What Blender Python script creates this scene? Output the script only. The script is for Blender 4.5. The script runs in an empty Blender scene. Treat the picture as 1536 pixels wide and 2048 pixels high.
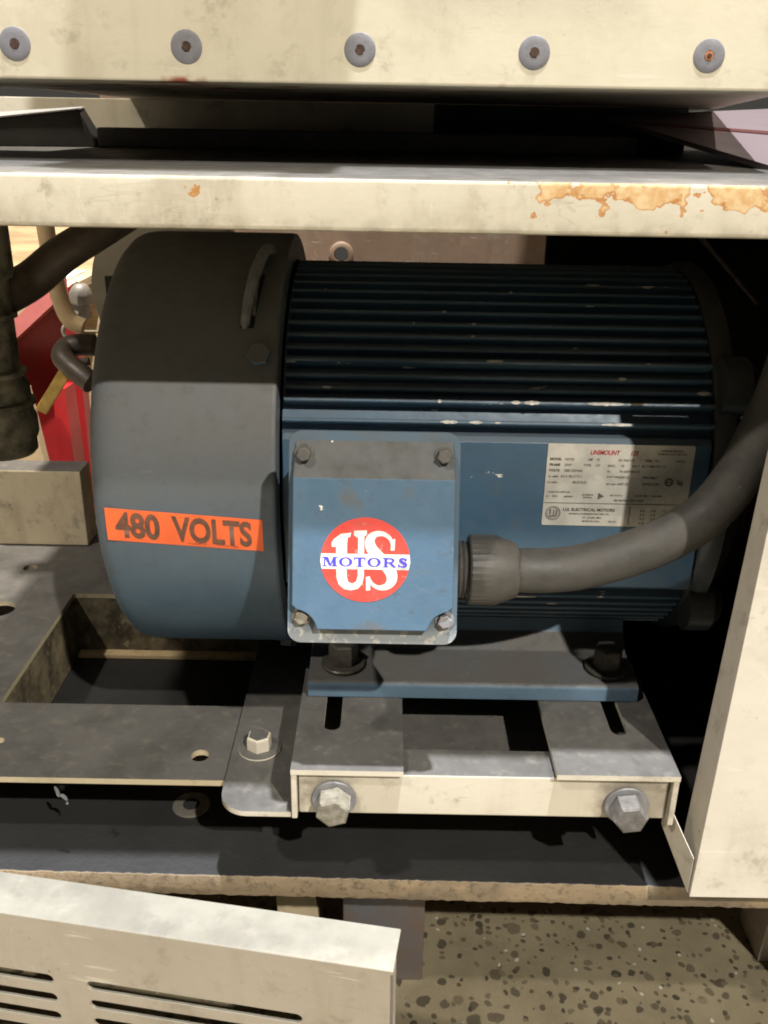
import bpy, bmesh, math, random
from mathutils import Vector, Matrix
R = math.radians
random.seed(7)
SC = bpy.context.scene
H = 0.72                      # the camera stands 0.72 m above the shop floor; coordinates below are metres from its height

# ------------------------------------------------------------------ camera
cam = bpy.data.cameras.new('camera'); cam.sensor_fit = 'HORIZONTAL'; cam.sensor_width = 36
cam.lens = 36 * 1850 / 1536; cam.clip_start = 0.01; cam.clip_end = 60
co = bpy.data.objects.new('camera', cam); SC.collection.objects.link(co)
co.matrix_world = Matrix.Translation((0, 0, H)) @ Matrix.Rotation(R(90 - 22.8), 4, 'X') @ Matrix.Rotation(R(1.0), 4, 'Z')
cam.dof.use_dof = False
SC.camera = co
# ------------------------------------------------------------------ ambient light of the hall
w = bpy.data.worlds.new('World'); SC.world = w; w.use_nodes = True
bg = w.node_tree.nodes['Background']; bg.inputs[0].default_value = (1.0, 0.93, 0.82, 1); bg.inputs[1].default_value = 0.060
# ------------------------------------------------------------------ ceiling lamps of the hall
def lamp(name, loc, to, power, col, size):
    l = bpy.data.lights.new(name, 'AREA'); l.shape = 'DISK'; l.size = size; l.energy = power; l.color = col
    o = bpy.data.objects.new(name, l); SC.collection.objects.link(o)
    loc = Vector(loc); o.location = loc + Vector((0, 0, H))
    o.rotation_euler = (Vector(to) - loc).to_track_quat('-Z', 'Y').to_euler()
lamp('overhead_lamp', (0.50, -0.06, 4.7), (0, 0.5, -0.3), 800, (0.93, 0.95, 1.0), 0.12)
lamp('front_lamp', (2.5, -4.2, 4.75), (0, 0.6, -0.3), 700, (1.0, 0.94, 0.83), 0.12)
lamp('side_lamp', (-2.5, -1.8, 4.6), (-0.4, 1.0, -0.4), 210, (1.0, 0.93, 0.82), 0.2)
lamp('rear_lamp', (-1.0, 1.1, 4.6), (-0.4, 1.3, -0.4), 560, (1.0, 0.92, 0.80), 0.2)
SC.view_settings.view_transform = 'Standard'; SC.view_settings.look = 'None'
SC.view_settings.exposure = 0; SC.view_settings.gamma = 1; SC.view_settings.use_curve_mapping = False
SC.cycles.use_denoising = True
SC.cycles.max_bounces = 8
SC.cycles.filter_width = 1.9

# ------------------------------------------------------------------ materials
class NT:
    def __init__(s, name):
        m = bpy.data.materials.new(name); m.use_nodes = True
        s.m = m; s.t = m.node_tree; s.b = s.t.nodes['Principled BSDF']
        tc = s.n('ShaderNodeNewGeometry'); s.pos = tc.outputs['Position']; s.nor = tc.outputs['Normal']
        sx = s.n('ShaderNodeSeparateXYZ'); s.l(s.nor, sx.inputs[0]); s.nx, s.ny, s.nz = sx.outputs
        sp = s.n('ShaderNodeSeparateXYZ'); s.l(s.pos, sp.inputs[0]); s.px, s.py, s.pz = sp.outputs
    def n(s, t): return s.t.nodes.new(t)
    def l(s, a, b): s.t.links.new(a, b)
    def set(s, sock, v):
        if hasattr(v, 'is_linked'): s.l(v, sock)
        else: sock.default_value = v
    def noise(s, scale, detail=4, rough=.55, stretch=None, seed=0.0, vec=None):
        mp = s.n('ShaderNodeMapping'); s.l(vec or s.pos, mp.inputs[0])
        mp.inputs['Location'].default_value = (seed, seed * .7, seed * 1.3)
        if stretch: mp.inputs['Scale'].default_value = stretch
        nz = s.n('ShaderNodeTexNoise'); s.l(mp.outputs[0], nz.inputs['Vector'])
        nz.inputs['Scale'].default_value = scale; nz.inputs['Detail'].default_value = detail; nz.inputs['Roughness'].default_value = rough
        return nz.outputs[0]
    def vor(s, scale, feature='F1', seed=0, out=0, rnd=1.0, vec=None):
        mp = s.n('ShaderNodeMapping'); s.l(vec or s.pos, mp.inputs[0]); mp.inputs['Location'].default_value = (seed, seed * .7, seed * 1.3)
        v = s.n('ShaderNodeTexVoronoi'); v.feature = feature; s.l(mp.outputs[0], v.inputs['Vector'])
        v.inputs['Scale'].default_value = scale; v.inputs['Randomness'].default_value = rnd
        return v.outputs[out]
    def ramp(s, v, a, b, lo=0.0, hi=1.0):
        r = s.n('ShaderNodeMapRange'); r.interpolation_type = 'SMOOTHSTEP'; s.set(r.inputs[0], v)
        r.inputs[1].default_value = a; r.inputs[2].default_value = b; r.inputs[3].default_value = lo; r.inputs[4].default_value = hi
        return r.outputs[0]
    def math(s, op, a, b=0.0, clamp=False):
        m = s.n('ShaderNodeMath'); m.operation = op; m.use_clamp = clamp; s.set(m.inputs[0], a); s.set(m.inputs[1], b); return m.outputs[0]
    def mix(s, f, a, b):
        m = s.n('ShaderNodeMix'); m.data_type = 'RGBA'; s.set(m.inputs[0], f)
        for sock, v in ((m.inputs[6], a), (m.inputs[7], b)):
            if hasattr(v, 'is_linked'): s.l(v, sock)
            else: sock.default_value = (*v, 1)
        return m.outputs[2]
    def bump(s, h, strength=.3, dist=.001):
        b = s.n('ShaderNodeBump'); b.inputs['Strength'].default_value = strength; b.inputs['Distance'].default_value = dist
        s.l(h, b.inputs['Height']); s.l(b.outputs[0], s.b.inputs['Normal'])
    def out(s, col, rough=.5, metal=0.0, spec=.5):
        if hasattr(col, 'is_linked'): s.l(col, s.b.inputs['Base Color'])
        else: s.b.inputs['Base Color'].default_value = (*col, 1)
        s.set(s.b.inputs['Roughness'], rough); s.set(s.b.inputs['Metallic'], metal); s.b.inputs['Specular IOR Level'].default_value = spec
        return s.m
M = {}
GRIME = (.094, .090, .084)
def cream(name, base=(.55, .49, .37), dirt=.7, rust=None, top=True, scratch=.5, seed=0., topcol=GRIME, rough=.5):
    k = NT(name)
    big = k.noise(6, 5, .6, seed=seed); fine = k.noise(60, 5, .65, seed=seed + 3); streak = k.noise(30, 4, .6, (1, 1, .12), seed + 5)
    c = k.mix(k.ramp(big, .35, .7), base, tuple(x * y for x, y in zip(base, (.90, .90, .88))))
    c = k.mix(k.math('MULTIPLY', k.ramp(streak, .52, .78), dirt * .45), c, (.26, .21, .14))
    c = k.mix(k.math('MULTIPLY', k.ramp(fine, .60, .78), dirt * .5), c, (.30, .27, .20))
    sm = k.noise(11, 6, .68, (1, 1, .8), seed + 14)
    c = k.mix(k.math('MULTIPLY', k.ramp(sm, .50, .66), dirt * .55), c, tuple(x * y for x, y in zip(base, (.56, .52, .46))))
    bl = k.noise(42, 6, .7, seed=seed + 17)
    c = k.mix(k.math('MULTIPLY', k.math('MULTIPLY', k.ramp(bl, .53, .66), k.ramp(sm, .40, .58)), dirt * .75), c, (.22, .185, .13))
    for q, st in enumerate(((5, 5, 34), (26, 9, 9), (14, 14, 20))):
        ln = k.math('ABSOLUTE', k.math('SUBTRACT', k.noise(3.1, 2, .4, st, seed + 20 + q * 4), .5))
        gate = k.ramp(k.noise(13, 2, .5, seed=seed + 30 + q * 5), .54, .60)
        c = k.mix(k.math('MULTIPLY', k.math('MULTIPLY', k.ramp(ln, .007, .002), gate), dirt * (.22, .14, .20)[q]), c, ((.20, .17, .12), (.70, .66, .58), (.16, .135, .10))[q])
    sc = k.noise(18, 3, .5, (1, 1, 9), seed + 8)
    c = k.mix(k.math('MULTIPLY', k.ramp(sc, .68, .74), scratch * .35), c, (.72, .68, .58))
    sp = k.vor(130, seed=seed)
    c = k.mix(k.math('MULTIPLY', k.math('MULTIPLY', k.ramp(sp, .16, .08), k.ramp(fine, .55, .66)), dirt), c, (.10, .08, .06))
    if rust: c = rust(k, c)
    if top:
        d = k.math('MULTIPLY', k.ramp(k.nz, .82, .97), k.ramp(k.noise(90, 4, .7, seed=seed + 2), .2, .5, .86, 1.0))
        tc = k.mix(k.ramp(k.noise(14, 5, .6, seed=seed + 11), .35, .7), topcol, tuple(x * .72 for x in topcol))
        tc = k.mix(k.math('MULTIPLY', k.math('MULTIPLY', k.ramp(bl, .47, .62), k.ramp(sm, .38, .56)), .42), tc, tuple(x * .5 for x in topcol))
        tc = k.mix(k.math('MULTIPLY', k.ramp(streak, .56, .75), .4), tc, tuple(min(1, x * 1.35) for x in topcol))
        c = k.mix(d, c, tc)
    k.bump(k.math('ADD', k.math('MULTIPLY', k.noise(220, 4, .6, seed=seed), .12), k.noise(16, 3, .5, seed=seed + 6)), .30, .0022)
    return k.out(c, k.ramp(fine, .3, .7, rough - .08, rough + .12))
M['cream'] = cream('cream machine paint', seed=1.)
M['block_cream'] = cream('stop block paint', base=(.70, .585, .40), dirt=.9, seed=41., topcol=(.16, .15, .14))
def shelf_rust(k, c):
    # rust blooms creeping down from the upper edge on the right half of the shelf lip
    n = k.noise(62, 4, .5, (1, 1, 1.1), 4.4); mask = k.math('MULTIPLY', k.ramp(k.px, .02, .10), k.ramp(k.pz, H - .052, H - .029))
    raw = k.math('ADD', k.math('MULTIPLY', n, .85), k.math('MULTIPLY', mask, .225))
    outer = k.ramp(raw, .590, .600); inner = k.ramp(raw, .612, .640)
    spots = k.ramp(k.math('ADD', k.vor(95, seed=2.2), k.math('MULTIPLY', n, .3)), .36, .31)
    g = k.math('MULTIPLY', k.math('MULTIPLY', spots, k.ramp(raw, .53, .56)), k.ramp(k.px, .03, .08))
    tone = k.noise(120, 5, .7, seed=6)
    dark = k.mix(k.ramp(tone, .38, .62), (.33, .135, .030), (.42, .22, .075)); pale = k.mix(k.ramp(tone, .36, .60), (.44, .25, .095), (.52, .38, .20))
    c = k.mix(k.math('MULTIPLY', k.math('MAXIMUM', outer, g), .92), c, k.mix(inner, dark, pale))
    low = k.math('MULTIPLY', k.ramp(k.pz, H - .043, H - .0525), k.ramp(k.noise(70, 4, .6, seed=13), .4, .62))
    return k.mix(k.math('MULTIPLY', low, .55), c, (.24, .21, .16))
M['shelf'] = cream('shelf paint with rust', base=(.485, .442, .35), dirt=.9, rust=shelf_rust, seed=3., rough=.42)
def lip_rust(k, c):
    n = k.noise(22, 3, .5, (1, 1, .3), 2.1)
    m = k.math('MULTIPLY', k.math('MULTIPLY', k.ramp(k.pz, H + .0255, H + .0225), k.ramp(n, .55, .6)), k.ramp(k.px, .09, .03))
    return k.mix(m, c, (.23, .055, .03))
M['upper'] = cream('upper housing paint', base=(.50, .45, .335), dirt=.55, rust=lip_rust, seed=5., top=False, rough=.55)
M['post'] = cream('post paint', base=(.56, .515, .445), dirt=.65, seed=8.)
M['panel'] = cream('access panel paint', base=(.345, .304, .248), dirt=1., seed=12., top=True, topcol=(.235, .224, .188), scratch=.9)
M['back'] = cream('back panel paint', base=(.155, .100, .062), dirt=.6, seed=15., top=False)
def paint_blue(name, base=(.062, .108, .160), dust=(.112, .109, .103), lo=-.50, hi=.45, amt=.9, chips=.0, rough=.42, seed=0., patches=.22, pt=.60, chip_scale=75, chip_stretch=(.45, 1.6, 1.6)):
    k = NT(name)
    n1 = k.noise(16, 5, .6, seed=seed); n2 = k.noise(90, 4, .65, seed=seed + 4)
    c = k.mix(k.ramp(n1, .3, .7), base, tuple(x * .82 for x in base))
    # settled dust, thicker where the surface lies flatter, and greasy patches
    d = k.math('MULTIPLY', k.ramp(k.nz, lo, hi), amt)
    d = k.math('MULTIPLY', d, k.ramp(n1, .2, .6, .8, 1.0))
    c = k.mix(d, c, dust)
    c = k.mix(k.math('MULTIPLY', k.ramp(k.noise(22, 3, .5, seed=seed + 7), pt, pt + .10), patches), c, (.10, .088, .07))
    ln = k.math('ABSOLUTE', k.math('SUBTRACT', k.noise(3.5, 2, .4, (7, 7, 22), seed + 21), .5))
    c = k.mix(k.math('MULTIPLY', k.math('MULTIPLY', k.ramp(ln, .006, .002), k.ramp(k.noise(15, 2, .5, seed=seed + 31), .55, .61)), .2), c, (.18, .19, .195))
    c = k.mix(k.math('MULTIPLY', k.ramp(n2, .55, .72), .35), c, tuple(x * .62 for x in dust))
    if chips:
        v = k.ramp(k.noise(chip_scale, 4, .6, chip_stretch, seed + 9), .715 - chips * .03, .723 - chips * .03)
        c = k.mix(v, c, (.62, .60, .55))
    k.bump(k.math('ADD', k.math('MULTIPLY', k.noise(260, 4, .65, seed=seed), .22), k.noise(13, 3, .5, seed=seed + 3)), .28, .0022)
    return k.out(c, k.math('ADD', k.ramp(n2, .3, .7, rough - .06, rough + .12), k.math('MULTIPLY', d, .25)))
M['blue'] = paint_blue('blue motor paint', seed=1.)
M['bell'] = paint_blue('dark end bell paint',  base=(.018, .028, .036), dust=(.045, .043, .040), seed=9.)  # end bell coloured much darker than the rest of the motor
M['blue_fin'] = paint_blue('blue fin paint', base=(.048, .100, .160), chips=.9, lo=.2, hi=1.0, amt=.5, rough=.4, seed=4., patches=.25)
M['blue_lid'] = paint_blue('blue lid paint', base=(.066, .124, .190), dust=(.072, .068, .060), lo=.34, hi=.47, amt=.94, seed=2.3, pt=.57, patches=.6, chips=-.4, rough=.5, chip_scale=120, chip_stretch=(1, 1, 1))
M['blue_foot'] = paint_blue('blue foot paint', base=(.10, .162, .228), lo=.3, hi=.8, amt=1.0, seed=6., dust=(.085, .08, .074))
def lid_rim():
    k = NT('blue lid rim pale below'); n = k.noise(40, 4, .6, seed=3.)
    low = k.ramp(k.math('ADD', k.pz, k.math('MULTIPLY', n, .016)), H - .283, H - .297)  # rim turns pale grey towards its lower edge
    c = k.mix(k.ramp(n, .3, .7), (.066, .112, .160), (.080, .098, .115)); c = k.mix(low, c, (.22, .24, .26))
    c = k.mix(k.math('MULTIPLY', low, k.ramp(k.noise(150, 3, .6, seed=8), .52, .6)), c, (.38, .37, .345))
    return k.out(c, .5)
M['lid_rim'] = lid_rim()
M['bare_edge'] = cream('worn flange edge', base=(.36, .40, .46), dirt=.3, seed=7., top=False)
def simple(name, col, rough=.5, metal=0., var=.25, scale=40, bump=0., spec=.5, col2=None):
    k = NT(name)
    n = k.noise(scale, 5, .6, seed=hash(name) % 17 if False else len(name) * 1.7)
    c = k.mix(k.ramp(n, .3, .7), col, col2 or tuple(x * (1 - var) for x in col))
    if bump: k.bump(k.noise(scale * 4, 4, .6), bump, .001)
    return k.out(c, k.ramp(n, .3, .7, max(.05, rough - .08), min(1, rough + .1)), metal, spec)
M['zinc'] = simple('zinc plated steel', (.42, .40, .38), .42, .75, .35, 150, .15, col2=(.30, .27, .22))
M['dull_zinc'] = simple('dull washer steel', (.27, .27, .29), .5, .35, .3, 120, .1)
M['old_zinc'] = simple('old zinc head', (.145, .138, .13), .55, .15, .35, 150, .3, col2=(.085, .078, .07))
M['painted_bolt'] = simple('grubby bolt', (.24, .222, .18), .6, .1, .35, 180, .3, col2=(.13, .115, .085))
M['dusty'] = simple('dusty screw', (.10, .096, .088), .6, .1, .3, 200, .1)
M['eye'] = simple('scuffed lug', (.19, .195, .20), .5, .1, .35, 120, .2)
M['dark_bolt'] = simple('dark bolt', (.10, .09, .075), .5, .4, .4, 150, .2)
M['bolt_grey'] = simple('grey bolt head', (.17, .165, .175), .6, .1, .2, 200, .1)
M['socket'] = simple('socket rust', (.055, .025, .015), .9, 0, .4, 300)
M['rusty'] = simple('orange rust', (.38, .15, .06), .9, 0, .45, 400, .3)
M['black'] = simple('black hole', (.006, .006, .006), .9, 0, .2)
M['rubber'] = simple('black rubber', (.045, .043, .040), .55, 0, .3, 60, .2, col2=(.075, .068, .06))
M['conduit'] = simple('cable sheath', (.045, .043, .040), .6, 0, .3, 45, .4, col2=(.068, .064, .057))
def bolt_oil(k, c):
    # dark oil soaked into the paint round the two bar bolts
    for bx, rr in ((-.0335, .026), (.178, .034)):
        d = k.math('SQRT', k.math('ADD', k.math('POWER', k.math('SUBTRACT', k.px, bx), 2.), k.math('POWER', k.math('SUBTRACT', k.pz, H - .437), 2.)))
        m = k.math('ADD', d, k.math('MULTIPLY', k.math('SUBTRACT', k.noise(70, 4, .6, seed=5.), .5), .03))
        c = k.mix(k.math('MULTIPLY', k.ramp(m, rr, rr * .5), .62), c, (.15, .125, .095))
    return c
M['slide'] = cream('slide base paint', base=(.55, .505, .42), dirt=.8, seed=21., rust=bolt_oil)
M['frame'] = cream('base frame paint', base=(.46, .39, .26), dirt=.9, seed=25.)
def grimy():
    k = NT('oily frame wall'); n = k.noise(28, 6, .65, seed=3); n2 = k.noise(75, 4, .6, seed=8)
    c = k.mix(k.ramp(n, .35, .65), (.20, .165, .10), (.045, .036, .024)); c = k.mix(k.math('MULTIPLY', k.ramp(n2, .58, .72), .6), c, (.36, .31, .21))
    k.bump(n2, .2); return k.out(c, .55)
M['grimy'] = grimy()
M['lip'] = cream('frame lip paint', base=(.58, .44, .25), dirt=1., seed=31., top=False)
def board():
    k = NT('board'); n = k.noise(30, 6, .65, (.35, 1, 1.6), 2.); n2 = k.noise(160, 5, .7, seed=4)
    edge = k.mix(k.ramp(n, .3, .7), (.30, .225, .14), (.19, .145, .095)); edge = k.mix(k.math('MULTIPLY', k.ramp(n2, .5, .66), .8), edge, (.10, .08, .055))
    edge = k.mix(k.math('MULTIPLY', k.ramp(k.noise(9, 3, .5, seed=9), .52, .62), .7), edge, (.12, .095, .065))
    top = k.mix(k.ramp(k.noise(12, 5, .6, seed=7), .3, .7), (.019, .019, .019), (.012, .012, .012))
    top = k.mix(k.math('MULTIPLY', k.ramp(k.vor(70, seed=3), .10, .05), .5), top, (.02, .018, .015))
    k.bump(n2, .35, .002); return k.out(k.mix(k.ramp(k.nz, .6, .9), edge, top), .62)
M['board'] = board()
def terrazzo():
    k = NT('ground concrete')
    wv = k.noise(60, 2, .5, seed=1.); off = k.n('ShaderNodeVectorMath'); off.operation = 'MULTIPLY_ADD'
    cmb = k.n('ShaderNodeCombineXYZ'); k.l(wv, cmb.inputs[0]); k.l(k.noise(60, 2, .5, seed=8.), cmb.inputs[1])
    k.l(cmb.outputs[0], off.inputs[0]); off.inputs[1].default_value = (.010, .010, 0); k.l(k.pos, off.inputs[2]); v = off.outputs[0]
    c = k.mix(k.ramp(k.noise(14, 5, .6), .3, .7), (.188, .160, .104), (.138, .117, .075))
    c = k.mix(k.math('MULTIPLY', k.ramp(k.noise(260, 3, .6, seed=2), .55, .72), .5), c, (.21, .185, .128))
    for i, (sc, th, keep, cl) in enumerate(((44, .33, .24, None), (74, .35, .46, None), (125, .37, .55, None), (110, .25, .10, (.30, .29, .25)))):
        d = k.vor(sc, seed=i * 3.1, vec=v); rc = k.vor(sc, seed=i * 3.1, out=1, vec=v)
        s2 = k.n('ShaderNodeSeparateXYZ'); k.l(rc, s2.inputs[0])
        f = k.math('MULTIPLY', k.math('MULTIPLY', k.ramp(d, th, th - .05), k.ramp(s2.outputs[0], keep, keep - .01)), k.ramp(k.math('ADD', d, k.math('MULTIPLY', s2.outputs[2], .22)), .46, .42))
        st = k.mix(s2.outputs[1], (.026, .022, .016), (.108, .088, .056)) if cl is None else (.34, .32, .27)
        c = k.mix(k.math('MULTIPLY', f, .92), c, st)
    k.bump(k.noise(90, 4, .6, seed=5), .12, .001)
    return k.out(c, .5)
M['ground'] = terrazzo()
M['orange'] = simple('orange sticker', (.90, .15, .04), .55, 0, .22, 35)
M['ink'] = simple('faded brown ink', (.085, .045, .03), .6, 0, .5, 120, col2=(.17, .075, .045))
def worn_print(name, col, dirt=.5):
    k = NT(name); n = k.noise(70, 5, .65, seed=2.); c = k.mix(k.math('MULTIPLY', k.ramp(n, .48, .72), dirt), col, tuple(x * .45 + .05 for x in col))
    c = k.mix(k.math('MULTIPLY', k.ramp(k.noise(300, 3, .6, seed=6), .62, .70), dirt), c, (.30, .27, .22))
    return k.out(c, k.ramp(n, .3, .7, .4, .65))
M['red_print'] = worn_print('red print', (.56, .050, .036), .45)
M['white_print'] = worn_print('white print', (.58, .56, .51), .45)
M['blue_print'] = simple('blue print', (.06, .05, .55), .5, 0, .1, 60)
M['plate'] = simple('data plate', (.56, .54, .49), .42, .15, .28, 55, .05)
M['plate_ink'] = simple('plate ink', (.12, .105, .09), .6, 0, .4, 250)
M['plate_red'] = simple('plate red', (.42, .05, .07), .6, 0, .3, 250)
M['pipe'] = simple('dirty iron pipe', (.26, .235, .17), .6, .1, .55, 55, .5, col2=(.06, .052, .036))
M['dark_pipe'] = simple('dark painted pipe', (.10, .075, .055), .5, .1, .4, 50, .2)
M['red'] = simple('red machine paint', (.42, .02, .02), .38, 0, .4, 6)
M['pink'] = simple('red flange face', (.60, .17, .15), .4, 0, .2, 20)
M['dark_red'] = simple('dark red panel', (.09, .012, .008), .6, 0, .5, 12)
M['tan'] = simple('tan pipe', (.52, .37, .20), .5, 0, .25, 25)
M['disc'] = simple('brushed disc', (.42, .38, .33), .45, .4, .3, 8)
M['casting'] = simple('silver casting', (.55, .52, .48), .4, .5, .3, 60, .2)
M['brass'] = simple('yellow handle', (.62, .40, .10), .45, .1, .35, 60)
def wood():
    k = NT('pallet wood'); n = k.noise(9, 5, .6, (1, 1, 8), 1.)
    return k.out(k.mix(k.ramp(n, .3, .7), (.58, .43, .25), (.36, .25, .14)), .75)
M['wood'] = wood()
M['tarp'] = simple('grey tarp', (.10, .10, .11), .6, 0, .5, 14, .3)
M['lit_strip'] = simple('worn strip', (.55, .54, .54), .4, .3, .2, 30)  # bright colour standing in for light on the flange top
M['mauve'] = simple('mauve paint', (.16, .125, .13), .45, 0, .2, 6)
M['block'] = simple('steel block', (.10, .105, .12), .5, .2, .4, 14, .2, col2=(.14, .085, .05))
M['dark_shade'] = simple('dark interior', (.03, .025, .02), .7, 0, .4, 12)  # dark inside parts, and shade put in by colour
M['chip'] = simple('bare filler under paint', (.52, .50, .46), .6, 0, .35, 300)
M['plastic'] = simple('clear plastic shred', (.30, .30, .30), .2, 0, .4, 160)
M['plastic'].node_tree.nodes['Principled BSDF'].inputs['Transmission Weight'].default_value = .5

# ------------------------------------------------------------------ object helpers
WL = {}
def put(name, bm_or_mesh, mat, parent=None, label=None, cat=None, group=None, kind=None, smooth=35, centre=None, wn=True):
    if isinstance(bm_or_mesh, bmesh.types.BMesh):
        me = bpy.data.meshes.new(name); bmesh.ops.recalc_face_normals(bm_or_mesh, faces=bm_or_mesh.faces[:]) ; bm_or_mesh.to_mesh(me); bm_or_mesh.free()
    else: me = bm_or_mesh
    vs = [v.co for v in me.vertices]
    lo = Vector([min(v[i] for v in vs) for i in range(3)]); hi = Vector([max(v[i] for v in vs) for i in range(3)])
    c = Vector(centre) if centre else Vector(((lo.x + hi.x) / 2, (lo.y + hi.y) / 2, lo.z))
    me.transform(Matrix.Translation(-c))
    if smooth:
        for p in me.polygons: p.use_smooth = True
        me.set_sharp_from_angle(angle=R(smooth))
    me.materials.clear(); me.materials.append(M[mat])
    o = bpy.data.objects.new(name, me); SC.collection.objects.link(o)
    if smooth and wn: o.modifiers.new('weighted normals', 'WEIGHTED_NORMAL').keep_sharp = True
    wl = c + Vector((0, 0, H)); WL[o.name] = wl
    if parent: o.parent = parent; o.location = wl - WL[parent.name]
    else: o.location = wl
    for k, v in (('label', label), ('category', cat), ('group', group), ('kind', kind)):
        if v: o[k] = v
    return o
def thing(name, loc, label, cat, group=None):
    o = bpy.data.objects.new(name, None); SC.collection.objects.link(o); o.empty_display_size = .05
    o.location = Vector(loc) + Vector((0, 0, H)); WL[o.name] = o.location.copy(); o['label'] = label; o['category'] = cat
    if group: o['group'] = group
    return o
def box(lo, hi, bev=.0, seg=2, bm=None):
    own = bmesh.new(); r = bmesh.ops.create_cube(own, size=1)
    for v in own.verts: v.co = Vector([(lo[i] + hi[i]) / 2 + v.co[i] * (hi[i] - lo[i]) for i in range(3)])
    if bev: bmesh.ops.bevel(own, geom=own.edges[:], offset=bev, segments=seg, profile=.5, affect='EDGES', clamp_overlap=True)
    return own
def hexa(pts, bev=0.):
    # 8 points: bottom 4, top 4
    bm = bmesh.new(); v = [bm.verts.new(p) for p in pts]
    for f in ((3, 2, 1, 0), (4, 5, 6, 7), (0, 1, 5, 4), (1, 2, 6, 5), (2, 3, 7, 6), (3, 0, 4, 7)): bm.faces.new([v[i] for i in f])
    if bev: bmesh.ops.bevel(bm, geom=bm.edges[:], offset=bev, segments=2, profile=.5, affect='EDGES', clamp_overlap=True)
    return bm
def prism(prof, axis, a, b, bev=0.):
    # prof: 2D points; axis 'x': (y,z) extruded from x=a to x=b; 'y': (x,z); 'z': (x,y)
    f = {'x': lambda p, t: (t, p[0], p[1]), 'y': lambda p, t: (p[0], t, p[1]), 'z': lambda p, t: (p[0], p[1], t)}[axis]
    bm = bmesh.new(); A = [bm.verts.new(f(p, a)) for p in prof]; B = [bm.verts.new(f(p, b)) for p in prof]
    n = len(prof); bm.faces.new(A); bm.faces.new(B[::-1])
    for i in range(n): bm.faces.new((A[i], B[i], B[(i + 1) % n], A[(i + 1) % n]))
    bmesh.ops.recalc_face_normals(bm, faces=bm.faces[:])
    if bev: bmesh.ops.bevel(bm, geom=bm.edges[:], offset=bev, segments=2, profile=.5, affect='EDGES', clamp_overlap=True)
    return bm
def frame_of(axis):
    a = Vector(axis).normalized(); t = Vector((0, 0, 1)) if abs(a.z) < .9 else Vector((0, 1, 0))
    u = t.cross(a).normalized(); return a, u, a.cross(u)
def lathe(prof, origin, axis, seg=48, phase=0., caps=True):
    # prof: (distance along axis, radius)
    a, u, v = frame_of(axis); o = Vector(origin); bm = bmesh.new(); rings = []
    for d, r in prof:
        rings.append([bm.verts.new(o + a * d + (u * math.cos(phase + 2 * math.pi * i / seg) + v * math.sin(phase + 2 * math.pi * i / seg)) * r) for i in range(seg)])
    for A, B in zip(rings, rings[1:]):
        for i in range(seg): bm.faces.new((A[i], A[(i + 1) % seg], B[(i + 1) % seg], B[i]))
    if caps: bm.faces.new(rings[0][::-1]); bm.faces.new(rings[-1])
    return bm
def spline(pts, n=8):
    P = [Vector(p) for p in pts]; out = []
    for i in range(len(P) - 1):
        p0 = P[max(i - 1, 0)]; p1 = P[i]; p2 = P[i + 1]; p3 = P[min(i + 2, len(P) - 1)]
        for k in range(n):
            t = k / n; out.append(.5 * ((2 * p1) + (p2 - p0) * t + (2 * p0 - 5 * p1 + 4 * p2 - p3) * t * t + (3 * p1 - p0 - 3 * p2 + p3) * t ** 3))
    return out + [P[-1]]
def tube(pts, r, seg=16, n=8, smooth=True):
    P = spline(pts, n) if smooth else [Vector(p) for p in pts]; bm = bmesh.new(); rings = []; u = None
    for i, p in enumerate(P):
        t = (P[min(i + 1, len(P) - 1)] - P[max(i - 1, 0)]).normalized()
        if u is None: _, u, v = frame_of(t)
        u = (u - t * u.dot(t)).normalized(); v = t.cross(u)
        rr = r(i / (len(P) - 1)) if callable(r) else r
        rings.append([bm.verts.new(p + (u * math.cos(2 * math.pi * k / seg) + v * math.sin(2 * math.pi * k / seg)) * rr) for k in range(seg)])
    for A, B in zip(rings, rings[1:]):
        for k in range(seg): bm.faces.new((A[k], A[(k + 1) % seg], B[(k + 1) % seg], B[k]))
    bm.faces.new(rings[0][::-1]); bm.faces.new(rings[-1]); return bm
def circle(cx, cy, r, n=20, a0=0., a1=2 * math.pi, ry=None):
    full = abs(a1 - a0 - 2 * math.pi) < 1e-6; m = n if full else n + 1
    return [(cx + r * math.cos(a0 + (a1 - a0) * i / n), cy + (ry or r) * math.sin(a0 + (a1 - a0) * i / n)) for i in range(m)]
def slot(x0, y0, x1, y1, r, n=8):
    a = math.atan2(y1 - y0, x1 - x0)
    return circle(x1, y1, r, n, a - math.pi / 2, a + math.pi / 2) + circle(x0, y0, r, n, a + math.pi / 2, a + 3 * math.pi / 2)
def rrect(x0, y0, x1, y1, r, n=5):
    return (circle(x1 - r, y1 - r, r, n, 0, math.pi / 2) + circle(x0 + r, y1 - r, r, n, math.pi / 2, math.pi)
            + circle(x0 + r, y0 + r, r, n, math.pi, 1.5 * math.pi) + circle(x1 - r, y0 + r, r, n, 1.5 * math.pi, 2 * math.pi))
def plate(loops, th, to3d):
    # a sheet cut to the outer loop with holes; to3d maps (u, v, w) with w in 0..th (w = th on the outer face)
    cu = bpy.data.curves.new('cut', 'CURVE'); cu.dimensions = '2D'; cu.fill_mode = 'BOTH'; cu.extrude = th / 2
    for lp in loops:
        s = cu.splines.new('POLY'); s.points.add(len(lp) - 1)
        for q, p in zip(s.points, lp): q.co = (p[0], p[1], 0, 1)
        s.use_cyclic_u = True
    return curve_mesh(cu, lambda c: to3d(c.x, c.y, c.z + th / 2))
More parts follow.
